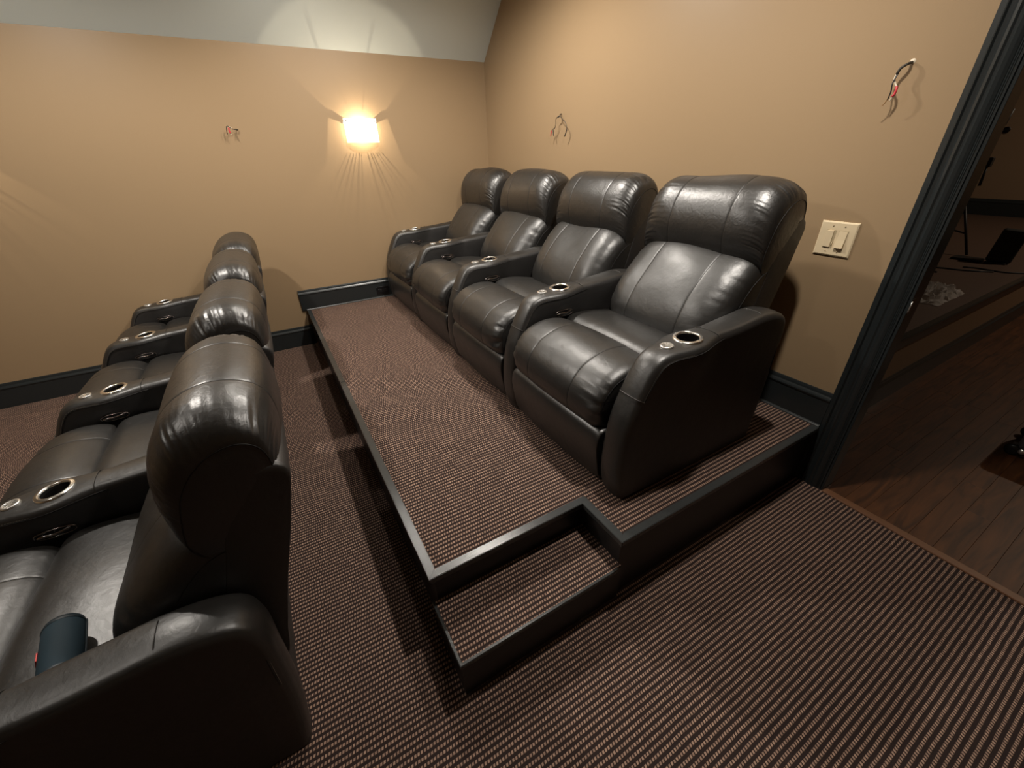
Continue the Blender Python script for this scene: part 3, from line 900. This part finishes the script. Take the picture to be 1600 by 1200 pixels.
# ------------------------------------------------------------------ dangling wires
JACKET = simple('wire_jacket', srgb(60, 54, 46), .5)
WWIRE = simple('wire_white', srgb(222, 208, 184), .4)
RWIRE = simple('wire_red', srgb(205, 62, 70), .4)
COPPER = simple('copper_strand', srgb(190, 150, 100), .3, .7)
def seg(name, pts, r, mat, parent, n=8):
    P, _ = smooth_path(pts, 12); return tube(name, P, r, mat, parent, n=n)
def local(root, pts):
    l = root.location; return [(p[0] - l.x, p[1] - l.y, p[2] - l.z) for p in pts]
w = empty('speaker_wire', (3.165, 0, 1.735), label='short speaker wire with red end dangling from a hole beside the door casing', cat='wire')
lathe('wall_anchor', [(0, .004), (.006, .003), (.009, 0)], WWIRE, w, n=14, loc=(0.002, 0, 0.004), rot=(math.radians(90), 0, 0))
seg('jacket', local(w, [(3.167, 0, 1.737), (3.166, -.02, 1.733), (3.152, -.03, 1.722), (3.146, -.03, 1.705)]), .0045, JACKET, w)
seg('white_lead', local(w, [(3.146, -.03, 1.707), (3.144, -.03, 1.692), (3.152, -.032, 1.678), (3.160, -.034, 1.668)]), .0032, WWIRE, w)
seg('red_lead', local(w, [(3.160, -.034, 1.669), (3.163, -.036, 1.660), (3.163, -.037, 1.648), (3.159, -.038, 1.640)]), .0042, RWIRE, w)
seg('white_tip', local(w, [(3.159, -.038, 1.641), (3.158, -.038, 1.634), (3.156, -.038, 1.628)]), .0026, WWIRE, w)
seg('black_lead', local(w, [(3.150, -.03, 1.708), (3.147, -.040, 1.68), (3.152, -.042, 1.655), (3.150, -.042, 1.632)]), .0022, BLACKPLASTIC, w)
seg('copper_tip', local(w, [(3.150, -.042, 1.633), (3.144, -.040, 1.622), (3.138, -.038, 1.614)]), .0014, COPPER, w)
w = empty('speaker_wire', (1.155, 0, 1.735), label='speaker wire with two spread leads dangling above the second platform recliner', cat='wire')
seg('jacket', local(w, [(1.158, 0, 1.738), (1.172, -.02, 1.732), (1.188, -.035, 1.722), (1.165, -.038, 1.715)]), .004, JACKET, w)
seg('left_lead', local(w, [(1.180, -.035, 1.724), (1.150, -.04, 1.708), (1.150, -.04, 1.680), (1.140, -.04, 1.655), (1.118, -.04, 1.640)]), .0022, JACKET, w)
seg('right_lead', local(w, [(1.190, -.035, 1.722), (1.225, -.04, 1.703), (1.262, -.04, 1.680), (1.282, -.04, 1.650), (1.282, -.04, 1.636)]), .0022, JACKET, w)
seg('red_lead', local(w, [(1.100, -.04, 1.640), (1.092, -.04, 1.620), (1.088, -.04, 1.604)]), .0035, RWIRE, w)
seg('black_lead', local(w, [(1.118, -.04, 1.640), (1.122, -.04, 1.622), (1.128, -.04, 1.604)]), .0035, BLACKPLASTIC, w)
seg('red_twist', local(w, [(1.140, -.04, 1.655), (1.115, -.04, 1.648), (1.100, -.04, 1.640)]), .0018, JACKET, w)
seg('grey_lead', local(w, [(1.282, -.04, 1.637), (1.270, -.04, 1.612), (1.258, -.04, 1.596)]), .0038, JACKET, w)
w = empty('speaker_wire', (0, -2.04, 1.70), label='short speaker wire with red end poking out of the left wall, left of the sconce', cat='wire')
seg('jacket', local(w, [(0, -2.028, 1.697), (.015, -2.034, 1.697), (.03, -2.05, 1.698), (.04, -2.062, 1.70)]), .0035, JACKET, w)
seg('white_lead', local(w, [(.04, -2.062, 1.70), (.045, -2.074, 1.712), (.048, -2.082, 1.704)]), .003, WWIRE, w)
seg('red_lead', local(w, [(.048, -2.080, 1.706), (.05, -2.083, 1.692), (.05, -2.080, 1.672)]), .0048, RWIRE, w)
seg('white_tip', local(w, [(.05, -2.080, 1.673), (.05, -2.077, 1.663)]), .0025, WWIRE, w)
seg('black_lead', local(w, [(.04, -2.062, 1.70), (.055, -2.088, 1.716), (.055, -2.098, 1.690), (.05, -2.100, 1.668)]), .0024, BLACKPLASTIC, w)

# ------------------------------------------------------------------ switch plate, outlet
sp = empty('light_switch', (3.056, 0, 1.084), label='ivory two-gang light switch plate on the tan wall beside the doorway', cat='light switch')
def plate_mesh(w_, h_):
    bm = bmesh.new()
    a = [bm.verts.new((x, 0, z)) for x, z in ((0, 0), (w_, 0), (w_, h_), (0, h_))]
    b = [bm.verts.new((x, -.004, z)) for x, z in ((.001, .001), (w_ - .001, .001), (w_ - .001, h_ - .001), (.001, h_ - .001))]
    c = [bm.verts.new((x, -.0065, z)) for x, z in ((.006, .006), (w_ - .006, .006), (w_ - .006, h_ - .006), (.006, h_ - .006))]
    for p, q in ((a, b), (b, c)):
        for i in range(4): bm.faces.new((p[i], p[(i + 1) % 4], q[(i + 1) % 4], q[i]))
    bm.faces.new(c); bm.faces.new(a[::-1])
    return bm
bm_obj('cover_plate', plate_mesh(.139, .137), IVORY, sp)
for i, xr in enumerate((.0315, .0755)):
    box('switch_frame', xr - .001, xr + .034, -.0075, -.006, .033, .104, simple('switch_gap', srgb(190, 172, 138), .5), sp)
    if i == 0:
        box('dimmer_paddle', xr + .0, xr + .026, -.0105, -.007, .035, .102, IVORY, sp, .001)
        box('dimmer_slider', xr + .029, xr + .032, -.0105, -.007, .046, .056, IVORY, sp, .0005)
    else:
        bm = bmesh.new()
        pr = [(-.007, .035), (-.0165, .036), (-.0115, .068), (-.0085, .102), (-.007, .102)]
        a = [bm.verts.new((xr + .001, y, z)) for y, z in pr]; b = [bm.verts.new((xr + .032, y, z)) for y, z in pr]
        bm.faces.new(a); bm.faces.new(b[::-1])
        for k in range(len(pr)): bm.faces.new((a[k], b[k], b[(k + 1) % len(pr)], a[(k + 1) % len(pr)]))
        bm_obj('rocker', bm, IVORY, sp)
    for zz in (.018, .119):
        lathe('plate_screw', [(0, .0016), (.0022, .0012), (.003, 0)], simple('screw_tan', srgb(150, 130, 100), .4, .5), sp, n=10, loc=(xr + .0165, -.0066, zz), rot=(math.radians(90), 0, 0))
ot = empty('wall_outlet', (0.016, -1.222, H + .068), label='black wall outlet plate set in the baseboard at the left end of the platform', cat='outlet')
OUTM = simple('outlet_black', (0.006, 0.006, 0.007, 1), .35)
box('outlet_plate', 0, .006, -.058, .058, -.036, .036, OUTM, ot, .002)
for s in (-1, 1):
    r_ = box('receptacle', .005, .008, s * .024 - .017, s * .024 + .017, -.014, .014, BLACKPLASTIC, ot, .003)
    r_['label'] = 'glossy black receptacle face'

# ------------------------------------------------------------------ blue speaker on the front seat
BLUE = simple('blue_speaker_fabric', srgb(20, 52, 66), .75, noise_bump=.5, nscale=900, var=.35)
BLUERUB = simple('blue_rubber', srgb(16, 36, 46), .5)
spk = empty('portable_speaker', (3.012, -2.726, .532), label='dark blue cylindrical portable speaker lying on the front recliner seat', cat='speaker')
R_ = .038; Ls = .165
prof = [(0, -Ls / 2 + .010), (.018, -Ls / 2 + .012), (.024, -Ls / 2 + .004), (.030, -Ls / 2), (.035, -Ls / 2 + .004), (.0375, -Ls / 2 + .014)]
prof = prof + [(.038, 0)] + [(r, -z) for r, z in prof[::-1]]
body = lathe('fabric_body', prof, BLUE, spk, n=40)
for s in (-1, 1):
    rg = lathe('end_ring', [(.027, 0), (.032, .0035), (.0362, .001), (.0384, -.008), (.0384, -.012)], BLUERUB, spk, n=40, loc=(0, 0, s * (Ls / 2 - .004)), rot=(0 if s > 0 else math.pi, 0, 0))
    lathe('bass_radiator', [(0, .002), (.018, .001), (.026, -.001)], SILVER if s > 0 else BLUERUB, spk, n=30, loc=(0, 0, s * (Ls / 2 - .008)), rot=(0 if s > 0 else math.pi, 0, 0))
badge = box('red_badge', .0370, .0400, -.010, .010, -.012, .012, simple('badge_red', srgb(214, 60, 52), .4), spk, .001)
badge['label'] = 'small red badge'
box('badge_mark', .0398, .0403, -.005, .004, -.003, .006, simple('badge_white', srgb(240, 215, 205), .4), badge)
spk.rotation_euler = (Matrix.Rotation(math.radians(11), 3, 'Z') @ Matrix(((0, 0, 1), (-.94, -.34, 0), (.34, -.94, 0)))).to_euler()
# ridge with buttons on the back
box('spine', -.0395, -.0355, -.009, .009, -.075, .075, BLUERUB, spk, .002)

# ------------------------------------------------------------------ hallway things
tp = empty('tripod_stand', (2.44, 4.0, LZ), label='black tripod stand with clamps standing on the hall ledge beyond the doorway', cat='tripod stand')
BK = simple('matte_black', (0.008, 0.008, 0.008, 1), .5)
tube('pole', [(0, 0, .18), (.0, 0, 1.30)], .013, BK, tp)
tube('upper_arm', [(0, 0, 1.05), (.04, 0, 1.12), (.05, 0, 1.24)], .014, BK, tp)
for a in (-.35, 1.9, 4.0):
    dx, dy = math.cos(a), math.sin(a)
    tube('leg', [(.01 * dx, .01 * dy, .52), (.26 * dx, .26 * dy, .01)], .011, BK, tp)
    tube('leg_brace', [(.012 * dx, .012 * dy, .22), (.17 * dx, .17 * dy, .20)], .008, BK, tp)
box('clamp_head', .0, .085, -.03, .03, .78, .86, BK, tp, .006)
tube('clamp_knob', [(.06, 0, .80), (.072, 0, .62)], [.008, .012], BK, tp)
lathe('lens_knob', [(0, .03), (.022, .03), (.026, .02), (.026, -.03), (0, -.03)], DARKMETAL, tp, n=16, loc=(.075, -.02, 1.075), rot=(math.radians(80), 0, .3))
dv = empty('upright_device', (2.935, 3.76, LZ), label='small black upright box-shaped device on the hall ledge', cat='device')
bm = bmesh.new(); add_box(bm, -.085, .085, -.045, .045, .012, .30, .02, 3)
b_ = bm_obj('housing', bm, BK, dv); b_.rotation_euler = (0, math.radians(4), math.radians(10))
box('foot', -.07, .07, -.06, .06, 0, .014, BK, dv, .004)
box('flat_base', -.30, -.09, -.10, .05, 0.0, .022, BK, dv, .008)
cb = empty('cable', (2.78, 3.2, LZ), label='loose black cable looped on the hall ledge by the tripod stand', cat='cable')
seg('cable_loop', [(.25, .10, .006), (.10, -.02, .006), (-.10, -.08, .006), (-.22, -.20, .006), (-.12, -.30, .006), (-.02, -.26, .006), (-.30, -.15, .006)], .007, BK, cb)
seg('cable_tail', [(-.14, .12, .006), (-.20, .22, .006), (-.32, .2, .006), (-.42, .4, .006)], .006, BK, cb)
seg('cable_tail', [(.05, .12, .006), (.12, .16, .006), (.3, .15, .006), (.42, .25, .006)], .006, BK, cb)
# crumpled clear plastic bag
PB, nt, N, L, B = new_mat('clear_plastic_film')
B.inputs['Base Color'].default_value = (.8, .8, .8, 1); B.inputs['Roughness'].default_value = .12
B.inputs['Alpha'].default_value = .5
bag = empty('plastic_bag', (3.00, 2.10, LZ + .002), label='crumpled clear plastic bag lying on the hall ledge edge', cat='bag')
rb = random.Random(3)
bm = bmesh.new()
nx, ny = 16, 22
hts = {}
gv = [[None] * ny for _ in range(nx)]
for i in range(nx):
    for j in range(ny):
        u = i / (nx - 1) - .5; v_ = j / (ny - 1) - .5
        edge = (1 - (2 * abs(u)) ** 3) * (1 - (2 * abs(v_)) ** 3)
        gv[i][j] = bm.verts.new((u * .24 + rb.uniform(-.006, .006), v_ * .52 + rb.uniform(-.012, .012), .004 + max(0, edge) * (.03 + rb.uniform(0, .07))))
for i in range(nx - 1):
    for j in range(ny - 1):
        bm.faces.new((gv[i][j], gv[i + 1][j], gv[i + 1][j + 1], gv[i][j + 1]))
bm_obj('film', bm, PB, bag)
# wheeled black case in the hallway
cs = empty('wheeled_case', (4.02, 1.22, 0), label='dark wheeled case standing low on the hall floor at the right edge', cat='case')
CASE = simple('case_shell', (0.085, 0.078, 0.085, 1), .42, noise_bump=.3, nscale=120)
bm = bmesh.new(); add_box(bm, -.18, .30, -.10, .28, .035, .27, .035, 4); bm_obj('shell', bm, CASE, cs, smooth=False)
box('handle', -.12, -.02, -.108, -.09, .10, .118, DARKMETAL, cs, .005)
for xx, yy in ((-.185, -.07), (-.185, .22), (.26, -.07)):
    wl = lathe('wheel', [(0, -.014), (.022, -.014), (.030, -.010), (.032, 0), (.030, .010), (.022, .014), (0, .014)], BLACKPLASTIC, cs, n=20, loc=(xx, yy - .015, .032), rot=(math.radians(90), 0, 0))
    box('wheel_fork', xx - .012, xx + .02, yy + .002, yy + .03, .03, .06, CASE, cs, .004)
lathe('hub_cap', [(0, .017), (.010, .016), (.014, .012)], SILVER, cs, n=16, loc=(-.150, -.100, .045), rot=(math.radians(90), 0, 0))
